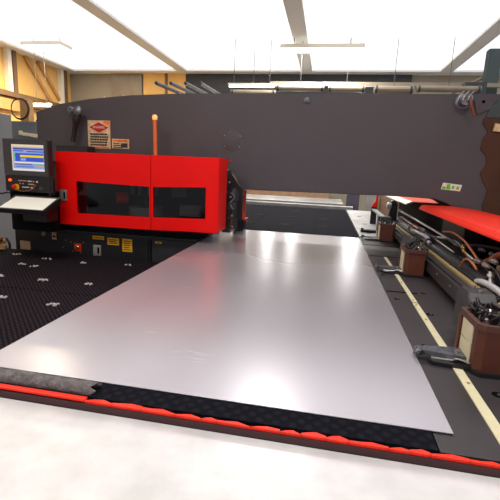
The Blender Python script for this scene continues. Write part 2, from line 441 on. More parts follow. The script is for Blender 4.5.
# warning sign
def sign(x0,x1,z0,z1,y,name,label,parent):
    bm = BM(); box(bm, x0, x1, y-.004, y, z0, z1)
    return obj(name, bm, M['signwhite'], parent, label=label)
s = sign(-2.61,-2.345,.838,1.135, YB, 'warning_sign', 'aged cream and orange warning sign with a red diamond', pf)
xc = -2.4775
part('diamond', s, M['signred'], prism, [(xc-.115,1.062),(xc,1.008),(xc+.115,1.062),(xc,1.116)], 'y', YB-.007, YB-.004)
text_mesh('lettering', 'WARNING', .036, (xc,YB-.009,1.062), M['white'], s, width=.14)
bm = BM()
for k in range(5):
    z = .992-k*.028; random.seed(k)
    x = xc-.105
    while x < xc+.09:
        w = random.uniform(.012,.035); box(bm, x, min(x+w, xc+.105), YB-.0065, YB-.004, z-.011, z+.008); x += w+.004
obj('text_lines', bm, M['signblack'], s)
part('orange_band', s, M['signorange'], box, xc-.12, xc+.12, YB-.006, YB-.004, .842, .860)
part('orange_corner', s, M['signorange'], prism, [(xc+.03,1.128),(xc+.128,1.128),(xc+.128,1.07)], 'y', YB-.006, YB-.004)
s2 = sign(-2.326,-2.128,.848,.948, YB, 'small_label', 'small cream label with an orange heading', pf)
part('orange_band', s2, M['signorange'], box, -2.31,-2.145, YB-.006, YB-.004, .918, .940)
bm = BM()
for k in range(3): box(bm, -2.31, -2.24+.02*k, YB-.006, YB-.004, .90-k*.02-.006, .90-k*.02+.004)
box(bm, -2.22,-2.145, YB-.006, YB-.004, .858,.905)
obj('text_lines', bm, M['signblack'], s2)
# green sticker
bm = BM(); prism(bm, [(1.083,.585),(1.255,.574),(1.268,.634),(1.096,.648)], 'y', YB-.003, YB)
g = obj('sticker', bm, M['white'], pf, label='small white sticker with green symbols')
for (x,w,z,h) in ((1.09,.035,.590,.022),(1.128,.036,.588,.048),(1.176,.024,.596,.026),(1.217,.026,.590,.028)):
    bm = BM(); prism(bm, [(x,z),(x+w,z-.002),(x+w*.8+.005,z+h),(x+.006,z+h)], 'y', YB-.005, YB-.003, .002)
    obj('green_symbol', bm, M['green'], g)
# brown and teal panels at the right
random.seed(3)
pts = [(2.6,1.245),(1.372,1.245)]+[(1.37+.035*math.sin(i*1.7)+.012*i+random.uniform(-.012,.012), 1.2-i*.075) for i in range(12)]+[(1.42,.30),(2.6,.30)]
obj('brown_panel', prism(BM(), pts, 'y', YB-.012, YB-.0005), M['brown'], pf, label='brown panel with a ragged edge')
obj('teal_panel', prism(BM(), [(1.385,1.25),(2.6,1.25),(2.6,1.448),(1.52,1.446),(1.46,1.40),(1.40,1.33)], 'y', YB-.012, YB-.0005), M['teal'], pf, label='dark teal painted panel')
bm = BM(); prism(bm, [(1.255,1.405),(1.33,1.44),(1.43,1.40),(1.42,1.33),(1.30,1.27)], 'y', YB-.02, YB-.0005, .004)
bk = obj('lifting_bracket', bm, M['paint'], pf)
part('hole', bk, M['recess'], cyl, (1.34,YB-.022,1.385),(1.34,YB-.018,1.385),.014, n=14)
bm = BM(); prism(bm, [(1.452,1.13),(1.56,1.12),(1.56,1.18),(1.462,1.2)], 'y', YB-.04, YB-.012, .005)
obj('pale_bracket', bm, M['signwhite'], pf)

# amber post
t = thing('amber_pole', (-1.735,4.0,.72), 'slim amber signal tube standing up behind the red turret cover', 'signal lamp')
part('tube', t, M['orangelamp'], cyl, (-1.735,4.0,.70),(-1.745,4.0,1.135),.021, n=20, smooth=True)
bm = BM(); lathe(bm, (-1.745,4.0,1.135), (0,0,1), [(0,.024),(.03,.027),(.045,.02),(.05,.008)], 20)
obj('tip', bm, M['tip'], t, smooth=True)

# ------------------------------------------------------------------ base cabinet
YF = 3.65
bc = thing('base_cabinet', (-2.1, 3.95, F), 'black base cabinet of the press under the red cover, with yellow labels', 'cabinet')
part('body', bc, M['black'], box, -3.14, -1.17, YF, 4.27, F, .0, .006)
part('raised_section', bc, M['black'], box, -3.14, -2.64, YF+.0, 4.2, .002, .30, .01)
part('recess_band', bc, M['blackmatte'], box, -2.62, -1.17, YF+.07, 4.2, .002, .10)
part('top_lip', bc, M['darkpaint'], box, -2.64, -1.165, YF-.012, YF+.05, -.008, .008, .003)
part('panel_gap', bc, M['recess'], box, -1.64, -1.628, YF-.003, YF-.0005, -.25, -.03)
part('hinged_panel', bc, M['darkpaint'], box, -1.62, -1.19, YF-.010, YF-.0005, -.25, -.02, .003)
part('hinged_panel', bc, M['black'], box, -2.60, -1.66, YF-.010, YF-.0005, -.25, -.02, .003)
def label_plate(x0,x1,z0,z1,m='yellow',lines=3, lab='yellow label'):
    yy = YF-.010
    o = part('label_plate', bc, M[m], box, x0, x1, yy-.004, yy, z0, z1, label=lab)
    bm = BM()
    for k in range(lines):
        z = z1-(z1-z0)*(k+1)/(lines+1)
        box(bm, x0+.015, x1-.015-.01*(k%2), yy-.0055, yy-.004, z-.005, z+.004)
    obj('text_lines', bm, M['ink'], o)
label_plate(-2.250,-2.125,-.062,-.027, lines=1)
label_plate(-2.090,-1.966,-.105,-.036, lines=3)
label_plate(-1.930,-1.826,-.162,-.034, lines=5)
label_plate(-1.585,-1.52,-.055,-.036, lines=1)
def pull(parent, x0,x1,z0,z1,y):
    bm = BM()
    box(bm, x0, x1, y-.014, y, z0, z1, .012, 3)
    h = obj('pull_handle', bm, M['grey'], parent, smooth=True, label='grey recessed pull handle')
    part('finger_recess', h, M['recess'], box, x0+(x1-x0)*.58, x1-(x1-x0)*.18, y-.0155, y-.013, z0+(z1-z0)*.2, z1-(z1-z0)*.2, .003)
pull(bc, -2.245,-2.158,-.228,-.118, YF-.010)
# emergency rotary switch
o = part('switch_plate', bc, M['btnred'], box, -2.455,-2.375, YF-.02, YF-.010, -.200,-.118, .004, label='red switch plate')
bm = BM(); lathe(bm, (-2.415,YF-.02,-.155), (0,-1,0), [(0,.022),(.012,.022),(.018,.014),(.03,.012)], 16)
obj('knob', bm, M['gold'], o, smooth=True)
for dx,dz in ((-.075,.045),(.06,.05),(-.06,-.05),(.03,-.055),(-.13,.06),(-.17,-.02)):
    part('small_screw', bc, M['steel'], cyl, (-2.415+dx,YF-.014,-.155+dz),(-2.415+dx,YF-.009,-.155+dz),.006, n=8)
o = part('lamp_plate', bc, M['signwhite'], box, -2.708,-2.66, YF-.006, YF-.0005, -.102,-.028, .002, label='white and orange indicator plate')
part('indicator', o, M['signorange'], box, -2.70,-2.668, YF-.008, YF-.006, -.048,-.034)
part('lens', o, M['recess'], cyl, (-2.684,YF-.012,-.068),(-2.684,YF-.006,-.068),.012, n=14)
part('grey_socket', bc, M['grey'], box, -2.825,-2.78, YF-.008, YF-.0005, -.072,-.022, .003)
part('brown_plate', bc, M['crate'], box, -3.085,-2.965, YF-.005, YF-.0005, -.232,-.142, label='dull brown cardboard coloured plate')
part('grey_conduit', bc, M['greypipe'], tube, [(-3.10,YF-.02,.03),(-3.0,YF-.02,.05),(-2.88,YF-.02,.075),(-2.72,YF-.02,.07)], .012, 8, smooth=True)
# orange plug and yellow lumps at left of base
t = thing('hose_coupling', (-3.25,3.5,-.20), 'orange and tan hose coupling in the gap left of the brown plate', 'coupling')
bm = BM(); lathe(bm, (-3.20,3.52,-.12), (0,-1,.2), [(0,.03),(.02,.035),(.05,.035),(.06,.02)], 18)
obj('orange_cap', bm, M['orangehose'], t, smooth=True)
part('body', t, M['timber'], lathe, (-3.20,3.54,-.22), (0,0,1), [(0,.035),(.04,.04),(.05,.025),(.09,.03)], 16, smooth=True)
part('tube', t, M['blackhose'], tube, [(-3.13,3.55,-.22),(-3.12,3.54,-.16),(-3.16,3.55,-.11)], .012, 8, smooth=True)

# ------------------------------------------------------------------ red turret cover
rc = thing('turret_cover', (-1.69, 3.7, .095), 'large red turret cover with two dark windows', 'machine cover')
x0,x1,xd = -2.522,-.935,-1.568
zb0,zb1,zt = .092,.116,.777
bm = BM()                       # shell: top, sides, back, bottom with opening at the front
box(bm, x0, x0+.015, 3.53, 3.98, zb0, zt); box(bm, x1-.015, x1, 3.52, 3.80, zb1, zt)
box(bm, x0, x1, 3.53, 3.98, zt-.015, zt)
box(bm, x0, x1, 3.53, 3.60, zb0+.01, zb0+.024)
obj('shell', bm, M['red'], rc)
def door(xa, xb, wx0, wx1, wz0, wz1, za, zb):
    """front leaf with a window opening"""
    bm = BM(); y0,y1 = 3.50,3.53
    o = [(xa,za),(xb,zb),(xb,zt),(xa,zt)]; i = [(wx0,wz0[0]),(wx1,wz0[1]),(wx1,wz1[1]),(wx0,wz1[0])]
    V = {}
    for k,(ps) in enumerate((o,i)):
        for j,p in enumerate(ps):
            V[k,j,0] = bm.verts.new((p[0],y0,p[1])); V[k,j,1] = bm.verts.new((p[0],y1,p[1]))
    for j in range(4):
        n = (j+1)%4
        bm.faces.new([V[0,j,0],V[0,n,0],V[1,n,0],V[1,j,0]]); bm.faces.new([V[0,j,1],V[1,j,1],V[1,n,1],V[0,n,1]])
        bm.faces.new([V[0,j,0],V[0,j,1],V[0,n,1],V[0,n,0]]); bm.faces.new([V[1,j,0],V[1,n,0],V[1,n,1],V[1,j,1]])
    es = [e for e in bm.edges if all(abs(v.co.y-y0)<1e-5 for v in e.verts) and len({round(v.co.x,3) for v in e.verts}|set())<=2]
    d = obj('door_leaf', bm, M['red'], rc)
    g = BM(); prism(g, [(p[0],p[1]) for p in i], 'y', 3.512, 3.518)
    obj('tinted_window', g, M['glass'], d)
    return d
d1 = door(x0, xd-.003, -2.317, -1.582, (.206,.214), (.508,.494), .092, .098)
d2 = door(xd+.003, x1, -1.546, -1.046, (.216,.234), (.494,.516), .098, .116)
pull(d1, -2.486,-2.415,.318,.424, 3.50)
part('corner_flange', rc, M['red'], box, x1-.0001, x1+.006, 3.505, 3.80, zb1+.0, zt, .002)
part('rear_hood', rc, M['darkpaint'], box, -2.86,-2.50, 3.99, 4.15, .70,.853, .006)
# turret inside the cover
tr = thing('punch_turret', (-1.75,3.78,.12), 'dark punching turret dimly seen through the cover windows', 'turret')
part('upper_disc', tr, M['gcab'], cyl, (-1.75,3.80,.50),(-1.75,3.80,.60),.17, n=40, smooth=True)
part('lower_disc', tr, M['gcab'], cyl, (-1.75,3.80,.20),(-1.75,3.80,.28),.17, n=40, smooth=True)
part('centre_post', tr, M['black'], cyl, (-1.75,3.80,.12),(-1.75,3.80,.60),.06, n=24, smooth=True)
for a in (200,235,270,305,340):
    x = -1.75+.14*math.cos(math.radians(a)); y = 3.80+.14*math.sin(math.radians(a))
    part('punch_holder', tr, M['worn'], cyl, (x,y,.40),(x,y,.52),.02, n=14, smooth=True)
part('red_motor', tr, M['signred'], cyl, (-1.98,3.64,.36),(-1.90,3.70,.36),.055, n=24, smooth=True)
part('pale_housing', tr, M['gcab'], box, -1.44,-1.30, 3.66, 3.72, .40,.50, .02)
part('pale_housing', tr, M['gcab'], box, -1.36,-1.16, 3.68, 3.74, .22,.33, .01)

# turret drive right of the cover
td = thing('ram_drive', (-.93,4.0,.10), 'dark ram and bracket assembly between the red cover and the press frame', 'drive unit')
part('housing', td, M['black'], box, -.99,-.905, 3.88, 4.16, .06,.46, .01)
part('head_housing', td, M['darkpaint'], prism, [(-1.0,.67),(-.955,.61),(-.90,.53),(-.845,.485),(-.845,.16),(-1.2,.16),(-1.2,.67)], 'y', 4.165, 4.198, .004)
part('cylinder', td, M['darkpaint'], lathe, (-.895,3.94,.10), (0,0,1), [(0,.05),(.10,.05),(.11,.04),(.28,.04),(.29,.055),(.36,.055),(.40,.03)], 22, smooth=True)
part('valve_block', td, M['darkpaint'], box, -.93,-.86, 3.84,3.90, .30,.36, .005)
part('pipe', td, M['worn'], tube, [(-.90,3.85,.46),(-.86,3.84,.42),(-.90,3.84,.36),(-.87,3.84,.30)], .009, 8, smooth=True)
part('pipe', td, M['copper'], tube, [(-.92,3.85,.22),(-.88,3.83,.2),(-.89,3.84,.14),(-.86,3.84,.11)], .009, 8, smooth=True)
for (x,z) in ((-.90,.42),(-.875,.13),(-.915,.56),(-.88,.24)):
    part('bolt_head', td, M['steel'], cyl, (x,3.85,z),(x,3.835,z),.010, n=8)
t = thing('red_guard', (-.9,4.5,.12), 'small upright red guard plate beside the ram, under the frame', 'guard')
part('upright', t, M['orangered'], box, -.945,-.875, 4.5, 4.52, .14,.46, .004, label='pinkish red plate')
part('side_plate', t, M['red'], box, -.98,-.945, 4.42, 4.60, .14,.32, .003)
part('foot', t, M['red2'], box, -1.03,-.86, 4.44, 4.60, .125,.14, .002)
part('stand', t, M['black'], box, -1.0,-.88, 4.46, 4.58, -.012,.125)

# ------------------------------------------------------------------ tables
bt = thing('brush_table', (-2.5,2.4,F), 'black brush-topped side table with worn pads, left of the aluminium sheet', 'table')
TZ = -.235
part('near_panel', bt, M['brush'], box, -4.3,-1.09, 1.14, 2.495, TZ-.03, TZ, .002)
part('far_panel', bt, M['brush'], box, -4.3,-1.09, 2.505, 3.638, TZ-.03, TZ, .002)
part('seam_strip', bt, M['recess'], box, -4.3,-1.09, 2.495, 2.505, TZ-.03, TZ-.006)
part('frame', bt, M['black'], box, -4.2,-1.12, 1.2, 3.6, F, TZ-.032)
def pad_cluster(bm, x, y, n, s):
    for k in range(n):
        a = random.uniform(0,6.28); r = random.uniform(.2,1)*s
        px_, py_ = x+1.5*r*math.cos(a), y+.8*r*math.sin(a)
        q = bmesh.ops.create_icosphere(bm, subdivisions=1, radius=random.uniform(.006,.012), matrix=Matrix.Translation((px_,py_,TZ+.003)))
for (x,y) in ((-2.94,3.42),(-2.56,3.36),(-2.17,3.33),(-1.74,3.40),(-2.62,3.10),(-2.47,3.07),(-2.52,2.73),(-2.12,2.72),(-1.73,2.74),(-1.70,2.26),(-2.10,2.28),(-2.86,2.74),(-1.36,2.75),(-2.95,3.08),(-1.42,3.05)):
    bm = BM(); n = 12 if y<2.9 else 9
    pad_cluster(bm, x, y, n, .032)
    bmesh.ops.create_cone(bm, cap_ends=True, segments=20, radius1=.045, radius2=.045, depth=.004, matrix=Matrix.Translation((x,y,TZ)))
    for f in bm.faces: f.material_index = 1 if len(f.verts) > 3 else 0
    obj('worn_pad', bm, [M['padwhite'], M['blackmatte']], bt)
bt.children[-1]['label'] = 'worn grey pad'

ct = thing('centre_table', (-.35,2.8,F), 'black table carrying the aluminium sheet, seen along its near edge', 'table')
part('table_top', ct, M['brushfar'], box, -1.08,.345, 1.018, 4.62, -.05,-.004)
part('frame', ct, M['black'], box, -1.04,.30, 1.06, 4.2, F, -.052)

ft = thing('far_brush_table', (-.9,6.3,F), 'dark brush table seen under the frame beyond the sheet', 'table')
part('table_top', ft, M['brushfar'], box, -2.6,.40, 4.64, 8.05, -.045,-.006)
part('frame', ft, M['black'], box, -2.5,.35, 4.8, 7.9, F, -.047)
for x in (-1.75,-.9,-.1): part('seam', ft, M['recess'], box, x, x+.012, 4.66, 8.03, -.0065,-.004)
random.seed(11)
for k in range(14):
    x = -2.0+ (k%5)*.5; y = 5.3+(k//5)*.9
    part('brush_pad', ft, M['blackmatte'], cyl, (x,y,-.006),(x,y,-.002),.07, n=16)

rt = thing('right_table', (.9,2.8,F), 'dark grey steel table along the right edge of the sheet', 'table')
part('table_top', rt, M['plate'], box, .35, 1.35, 1.018, 4.60, -.05,-.006, .002)
part('frame', rt, M['black'], box, .40, 1.30, 1.06, 4.5, F, -.052)
for y in (2.52, 3.05, 3.62, 4.18): part('cross_slot', rt, M['recess'], box, .42,.60 if y<3 else .9, y, y+.016, -.0065,-.0045)
for (x,y,r) in ((.464,1.72,.010),(.585,2.15,.012),(.456,2.376,.010),(.62,1.37,.013),(.452,2.95,.01),(.64,2.55,.010),(.63,1.75,.008)):
    bm = BM(); lathe(bm, (x,y,-.0058), (0,0,1), [(0,r*1.5),(.0008,r*1.5),(.001,r)], 18)
    h = obj('bolt_recess', bm, M['recess'], rt)
    part('bolt', h, M['worn'], cyl, (x+.004,y,-.0055),(x+.004,y,-.0035), r*.55, n=8)
ss = thing('scale_strip', (.54,2.2,-.006), 'cream measuring strip let into the right table, running past the clamps', 'strip')
part('strip_length', ss, M['cream'], prism, [(.518,1.02),(.554,1.02),(.560,2.315),(.531,2.315)], 'z', -.006,-.002)
part('strip_length', ss, M['cream'], prism, [(.533,2.335),(.561,2.335),(.564,3.60),(.540,3.60)], 'z', -.006,-.002)
for y in (1.42, 2.05, 2.28, 2.37, 2.75, 3.2): part('screw', ss, M['brass'], cyl, (.543,y,-.0025),(.543,y,.001), .006, n=10)

fr = thing('far_right_table', (.9,6.3,F), 'pale metal table plates beyond the farthest clamp, right of the dark brush table', 'table')
for y0_, y1_ in ((4.62,5.38),(5.40,6.25),(6.27,7.15),(7.17,8.05)):
    part('top_plate', fr, M['galv'], box, .42,1.0, y0_, y1_, -.04,-.004, .002)
part('frame', fr, M['black'], box, .45,.98, 4.7, 8.0, F, -.042)
for (x,y) in ((.52,5.0),(.80,5.2),(.55,5.9),(.82,6.6),(.55,6.9)):
    part('slot', fr, M['recess'], box, x,x+.06, y,y+.03, -.0045,-.0015)

lt = thing('loading_table', (-.8,9.3,F), 'long pale steel table at the back, seen below the frame', 'table')
part('front_rail', lt, M['galv'], box, -2.3,.56, 8.30, 8.50, -.10, .03, .004)
part('slab', lt, M['galv'], box, -2.6,.40, 9.0, 10.6, -.06, .03, .004)
part('frame', lt, M['black'], box, -2.3,.45, 8.55, 10.2, F, -.102)
# clutter under the frame at the back
tag(obj('storage_crate', box(BM(), .55,.85, 10.6, 11.0, F, .42, .01), M['purple']), 'dull violet crate in the distance below the right half of the frame', 'crate')
tag(obj('striped_bollard', box(BM(), .98,1.22, 10.0, 10.3, F, .36, .01), M['galv']), 'pale grey ridged post in the distance, left of the red bracket', 'post')
tag(obj('brown_carton', box(BM(), 1.32,1.75, 10.2, 10.6, F, .22, .01), M['crate']), 'brown carton in the distance beside the red bracket', 'box')
tag(obj('long_shelf', box(BM(), -2.5,.1, 11.2, 11.6, F, .40, .01), M['crate']), 'brown shelf along the back wall behind the long pale table', 'shelf')
bm = BM(); prism(bm, [(.655,.24),(.745,.24),(.735,.42),(.715,.42),(.71,.33)], 'y', 6.0, 6.05)
t = thing('red_bracket', (.7,6.02,-.0), 'narrow bright red bracket standing beyond the farthest clamp', 'bracket')
obj('plate', bm, M['red2'], t)
part('stem', t, M['darksteel'], box, .66,.74, 6.0,6.05, -.003,.24)

# ------------------------------------------------------------------ aluminium sheet
bm = BM(); box(bm, -1.138, .405, 1.10, 4.57, -.0035, 0.0, .001, 1)
tag(obj('aluminium_sheet', bm, M['sheet']), 'big bare aluminium sheet lying across the machine tables', 'metal sheet')

# ------------------------------------------------------------------ front edge
fe = thing('front_rail', (-.5,1.0,F), 'red-edged front rail of the machine between the sheet and the offcut', 'rail')
# red trim: a straight painted lip left of the foam end, flaking beyond it
random.seed(5)
bm = BM(); box(bm, -2.2,-.66, .996, 1.014, -.010, -.001, .003); obj('red_trim', bm, M['red2'], fe, smooth=True)
bm = BM(); x = -.66
while x < 1.35:
    w = random.uniform(.05,.11)
    ya = 1.016+random.uniform(-.008,.001)
    prism(bm, [(x,.996),(x+w,.996),(x+w,ya-random.uniform(.004,.014)),(x+w*.6,ya),(x+w*.3,ya-.005),(x,ya-random.uniform(.004,.016))], 'z', -.012, -.004)
    x += w-.002
obj('red_trim', bm, M['red2'], fe, label='flaking red trim')
part('fascia', fe, M['maroon'], box, -2.2,1.35, .990, 1.012, -.20,-.0125)
part('leg_panel', fe, M['black'], box, -2.2,1.30, .992, 1.012, F, -.201)
# foam roll
bm = BM(); pts = []
n = 14
for i in range(22):
    X = -2.1 + i*(2.1-.655)/21
    pts.append(X)
rings = []
for i, X in enumerate(pts):
    e = (i == len(pts)-1)
    rings.append([bm.verts.new((X+(.012*math.sin(k*2.3) if e else 0), 1.051+.027*math.cos(2*math.pi*k/n)*(1+random.uniform(-.04,.04)), -.006+.026*math.sin(2*math.pi*k/n)*(1+random.uniform(-.05,.05)) + .004)) for k in range(n)])
for a,b in zip(rings, rings[1:]):
    for k in range(n): bm.faces.new([a[k],a[(k+1)%n],b[(k+1)%n],b[k]])
inner = [bm.verts.new((rings[-1][k].co.x-.004, 1.052+.016*math.cos(2*math.pi*k/n), .016*math.sin(2*math.pi*k/n))) for k in range(n)]
deep = [bm.verts.new((v.co.x-.05, v.co.y, v.co.z)) for v in inner]
for k in range(n):
    bm.faces.new([rings[-1][k],rings[-1][(k+1)%n],inner[(k+1)%n],inner[k]]); bm.faces.new([inner[k],inner[(k+1)%n],deep[(k+1)%n],deep[k]])
bm.faces.new(deep); bm.faces.new(rings[0])
tag(obj('foam_roll', bm, M['foam'], smooth=True), 'grey torn foam tube lying along the near edge of the sheet', 'foam tube')
# light offcut plate in front
tag(obj('metal_offcut', prism(BM(), [(-2.2,.988),(.95,.988),(.95,-.3),(-2.2,-.3)], 'z', -.037, -.033), M['alu']), 'bright scuffed aluminium plate in the near left corner, before the red trim', 'metal sheet')
fs = thing('front_stand', (-.6,.35,F), 'low dark stand holding the near aluminium plate', 'stand')
part('top', fs, M['black'], box, -2.15,.9, -.25,.94, -.10,-.0375)
for sx in (-2.05,.8):
    for sy in (-.15,.85): part('leg', fs, M['black'], box, sx-.04,sx+.04, sy-.04,sy+.04, F,-.10)

# ------------------------------------------------------------------ workpiece clamps
def make_clamp(loc, label):
    x, y = 0, 0     # built at x=.56 , y=loc
    X, Y = loc[0], loc[1]
    t = thing('workpiece_clamp', (X,Y,-.006), label, 'clamp', 'workpiece clamps on the carriage')
    c = .022
    foot = [(X+c,Y),(X+.13,Y),(X+.13,Y+.20),(X+.012,Y+.20),(X-.006,Y+.19),(X,Y+c)]
    obj('body', prism(BM(), foot, 'z', -.004, .168, .004), M['copper'], t, label='copper-brown clamp body')
    rim = [(X+c-.006,Y-.008),(X+.136,Y-.008),(X+.136,Y+.206),(X,Y+.206),(X-.010,Y+.192),(X-.008,Y+c-.006)]
    inn = [(X+c+.004,Y+.008),(X+.122,Y+.008),(X+.122,Y+.19),(X+.016,Y+.19),(X+.008,Y+.18),(X+.008,Y+c+.004)]
    bm = BM()
    V=[[bm.verts.new((p[0],p[1],z)) for p in ps] for ps,z in ((rim,.166),(rim,.190),(inn,.190),(inn,.170))]
    for a,b in zip(V,V[1:]):
        for k in range(6): bm.faces.new([a[k],a[(k+1)%6],b[(k+1)%6],b[k]])
    bm.faces.new(V[0]); bm.faces.new(V[3])
    obj('rim', bm, M['rim'], t)
    # cream wear plates on the left face
    o = part('wear_plate', t, M['cream'], box, X-.006,X+.001, Y+.055,Y+.165, .09,.165, .002, label='cream wear plate')
    o = part('wear_plate', t, M['cream'], box, X-.006,X+.001, Y+.055,Y+.165, .010,.087, .002, label='cream wear plate')
    part('corner_strip', t, M['copper'], box, X-.012,X+.002, Y+.175,Y+.20, 0,.165, .004)
    # base flange
    obj('base_flange', prism(BM(), [(X-.004,Y+.01),(X+.014,Y-.012),(X+.14,Y-.012),(X+.14,Y+.21),(X-.004,Y+.21)], 'z', -.006, .010, .002), M['black'], t)
    # upper jaw, slightly ragged tape wrapped
    random.seed(int(Y*10))
    up = [(X-.172,Y+.135),(X-.168,Y+.088),(X-.02,Y+.068),(X+.0,Y+.068),(X+.0,Y+.158),(X-.02,Y+.160),(X-.09,Y+.15)]
    obj('upper_jaw', prism(BM(), up, 'z', .016, .032, .003), M['worn'], t)
    bm = BM()
    for k in range(9):
        q = Matrix.Translation((X-.175+random.uniform(-.006,.012),Y+.085+k*.0055,.022+random.uniform(-.006,.010))) @ Euler((random.random(),random.random(),random.random())).to_matrix().to_4x4()
        bmesh.ops.create_cube(bm, size=random.uniform(.010,.022), matrix=q)
    obj('jaw_teeth', bm, M['worn'], t)
    obj('lower_jaw', prism(BM(), [(X-.145,Y+.07),(X-.13,Y+.045),(X+.02,Y+.025),(X+.02,Y+.06),(X-.1,Y+.085)], 'z', -.004, .010, .002), M['black'], t)
    part('jaw_spring', t, M['steel'], tube, [(X-.13,Y+.075,.012),(X-.06,Y+.068,.014),(X-.04,Y+.060,.024),(X+.0,Y+.05,.018)], .0045, 8, smooth=True)
    part('pivot_bolt', t, M['steel'], cyl, (X-.03,Y+.11,.03),(X-.03,Y+.11,.040), .010, n=8)
    part('cap_bolt', t, M['black'], cyl, (X+.07,Y+.07,.17),(X+.07,Y+.07,.21), .014, n=12)
    bm = BM()
    for k in range(16):
        a = Vector((X+.02+random.random()*.09, Y+.02+random.random()*.15, .172+random.random()*.02)); 
        b = a+Vector((random.uniform(-.03,.05), random.uniform(-.05,.05), random.uniform(.02,.05))); c_ = b+Vector((random.uniform(-.05,.05), random.uniform(-.05,.05), -.04))
        c_.x = min(max(c_.x,X+.02),X+.11); c_.y = min(max(c_.y,Y+.02),Y+.18)
        tube(bm, [a,b,c_], random.uniform(.003,.006), 6)
    obj('air_line', bm, M['blackhose'], t, smooth=True)
    bm = BM()
    for k in range(6):
        a = Vector((X+.03+random.random()*.08, Y+.02+random.random()*.14, .178)); 
        cyl(bm, a, a+Vector((random.uniform(-.02,.02), random.uniform(-.02,.02), .022)), .006, n=8)
    obj('fitting', bm, M['steel'], t, smooth=True)
    obj('saddle', prism(BM(), [(Y+.225,.045),(Y+.40,.045),(Y+.40,.205),(Y+.36,.235),(Y+.26,.235),(Y+.225,.205)], 'x', X+.03, X+.135, .004), M['darkpaint'], t)
    for dy in (.27,.35): part('saddle_bolt', t, M['steel'], cyl, (X+.08,Y+dy,.233),(X+.08,Y+dy,.247), .010, n=8)
    part('back_bracket', t, M['darkpaint'], box, X+.11,X+.158, Y+.05,Y+.16, .11,.20, .006)
    return t
make_clamp((.583,1.495), 'nearest brown workpiece clamp, at the right edge, jaw on the sheet')
make_clamp((.592,2.95), 'middle brown workpiece clamp of the row, gripping the right edge of the sheet')
make_clamp((.605,4.44), 'farthest brown workpiece clamp, at the far right corner of the sheet')
# small extra jaw near the far clamp
t = thing('locating_pin', (.5,5.1,-.004), 'small black locating arm beyond the farthest clamp', 'arm')
part('arm', t, M['black'], box, .46,.64, 5.05,5.13, .0,.03, .006)
part('tip', t, M['black'], cyl, (.475,5.09,.0),(.475,5.09,.045), .018, n=14, smooth=True)

# ------------------------------------------------------------------ carriage beam behind the clamps
cb = thing('carriage_beam', (.95,3.2,-.006), 'long grey-brown carriage beam with a brass rail behind the clamps', 'carriage')
part('side_panel', cb, M['plate'], prism, [(1.90,.026),(5.6,.075),(5.6,.110),(1.90,.118)], 'x', .745,.77, .003)
part('end_plate', cb, M['plate'], prism, [(.745,.024),(.81,.024),(.81,.125),(.745,.118)], 'y', 1.88, 1.90)
part('lower_body', cb, M['blackmatte'], box, .79,1.24, 2.0, 5.6, .0,.10)
part('ledge', cb, M['darkpaint'], box, .77,.85, 2.0, 5.6, .10,.128, .002)
part('brass_rail', cb, M['brass'], box, .805,.832, 1.85, 5.4, .128,.146, .003, label='brass coloured guide rail')
part('rail_bed', cb, M['darkpaint'], box, .842,.862, 1.85, 5.4, .125,.152, .002)
for y in (2.15,2.42,2.70,3.35,3.65,3.95): 
    part('panel_bolt', cb, M['steel'], cyl, (.740,y,.088),(.747,y,.088), .007, n=10)
for y in (2.25,2.75,3.3,3.9,4.5): part('rail_screw', cb, M['rim'], cyl, (.827,y,.145),(.827,y,.149), .006, n=8)
for (y,z) in ((2.45,.113),(2.9,.113)): part('small_hole', cb, M['recess'], cyl, (.783,y,.122),(.786,y,.122), .006, n=8)
part('cover_channel', cb, M['darkpaint'], prism, [(.865,.128),(.885,.165),(.90,.17),(1.02,.172),(1.04,.12)], 'y', 2.35, 5.6, .003)
part('cover_channel', cb, M['black'], prism, [(.87,.10),(.89,.12),(.99,.125),(1.04,.10)], 'y', 1.5, 2.35, .003)
part('back_wall', cb, M['blackmatte'], box, 1.22,1.25, 1.5, 5.6, .10,.37)
part('grey_bracket', cb, M['darkpaint'], box, 1.06,1.20, 3.3, 3.9, .12,.36, .006)
part('end_bracket', cb, M['darkpaint'], prism, [(.78,.10),(.88,.10),(.88,.36),(.83,.40),(.80,.38)], 'y', 5.2, 5.3, .01)
part('guide_post', cb, M['darkpaint'], box, .67,.72, 5.2,5.35, .0,.194)
part('white_roller', cb, M['greypipe'], lathe, (.79,5.15,.33), (-1,0,0), [(0,.035),(.03,.045),(.05,.03)], 18, smooth=True)
part('pale_guide', cb, M['galv'], prism, [(.665,.195),(.725,.195),(.725,.212),(.665,.212)], 'y', 4.70, 6.1, .003)
part('round_rod', cb, M['steel'], tube, [(.96,5.5,.25),(.96,4.6,.245),(.96,3.9,.24),(.955,3.3,.235),(.95,3.05,.23)], .011, 10, smooth=True)
part('round_rod', cb, M['steel'], tube, [(.93,5.2,.20),(.93,4.3,.19),(.93,3.6,.19),(.92,3.0,.185)], .007, 8, smooth=True)
part('nut', cb, M['worn'], cyl, (.96,5.5,.25),(.96,5.42,.25), .022, n=6)

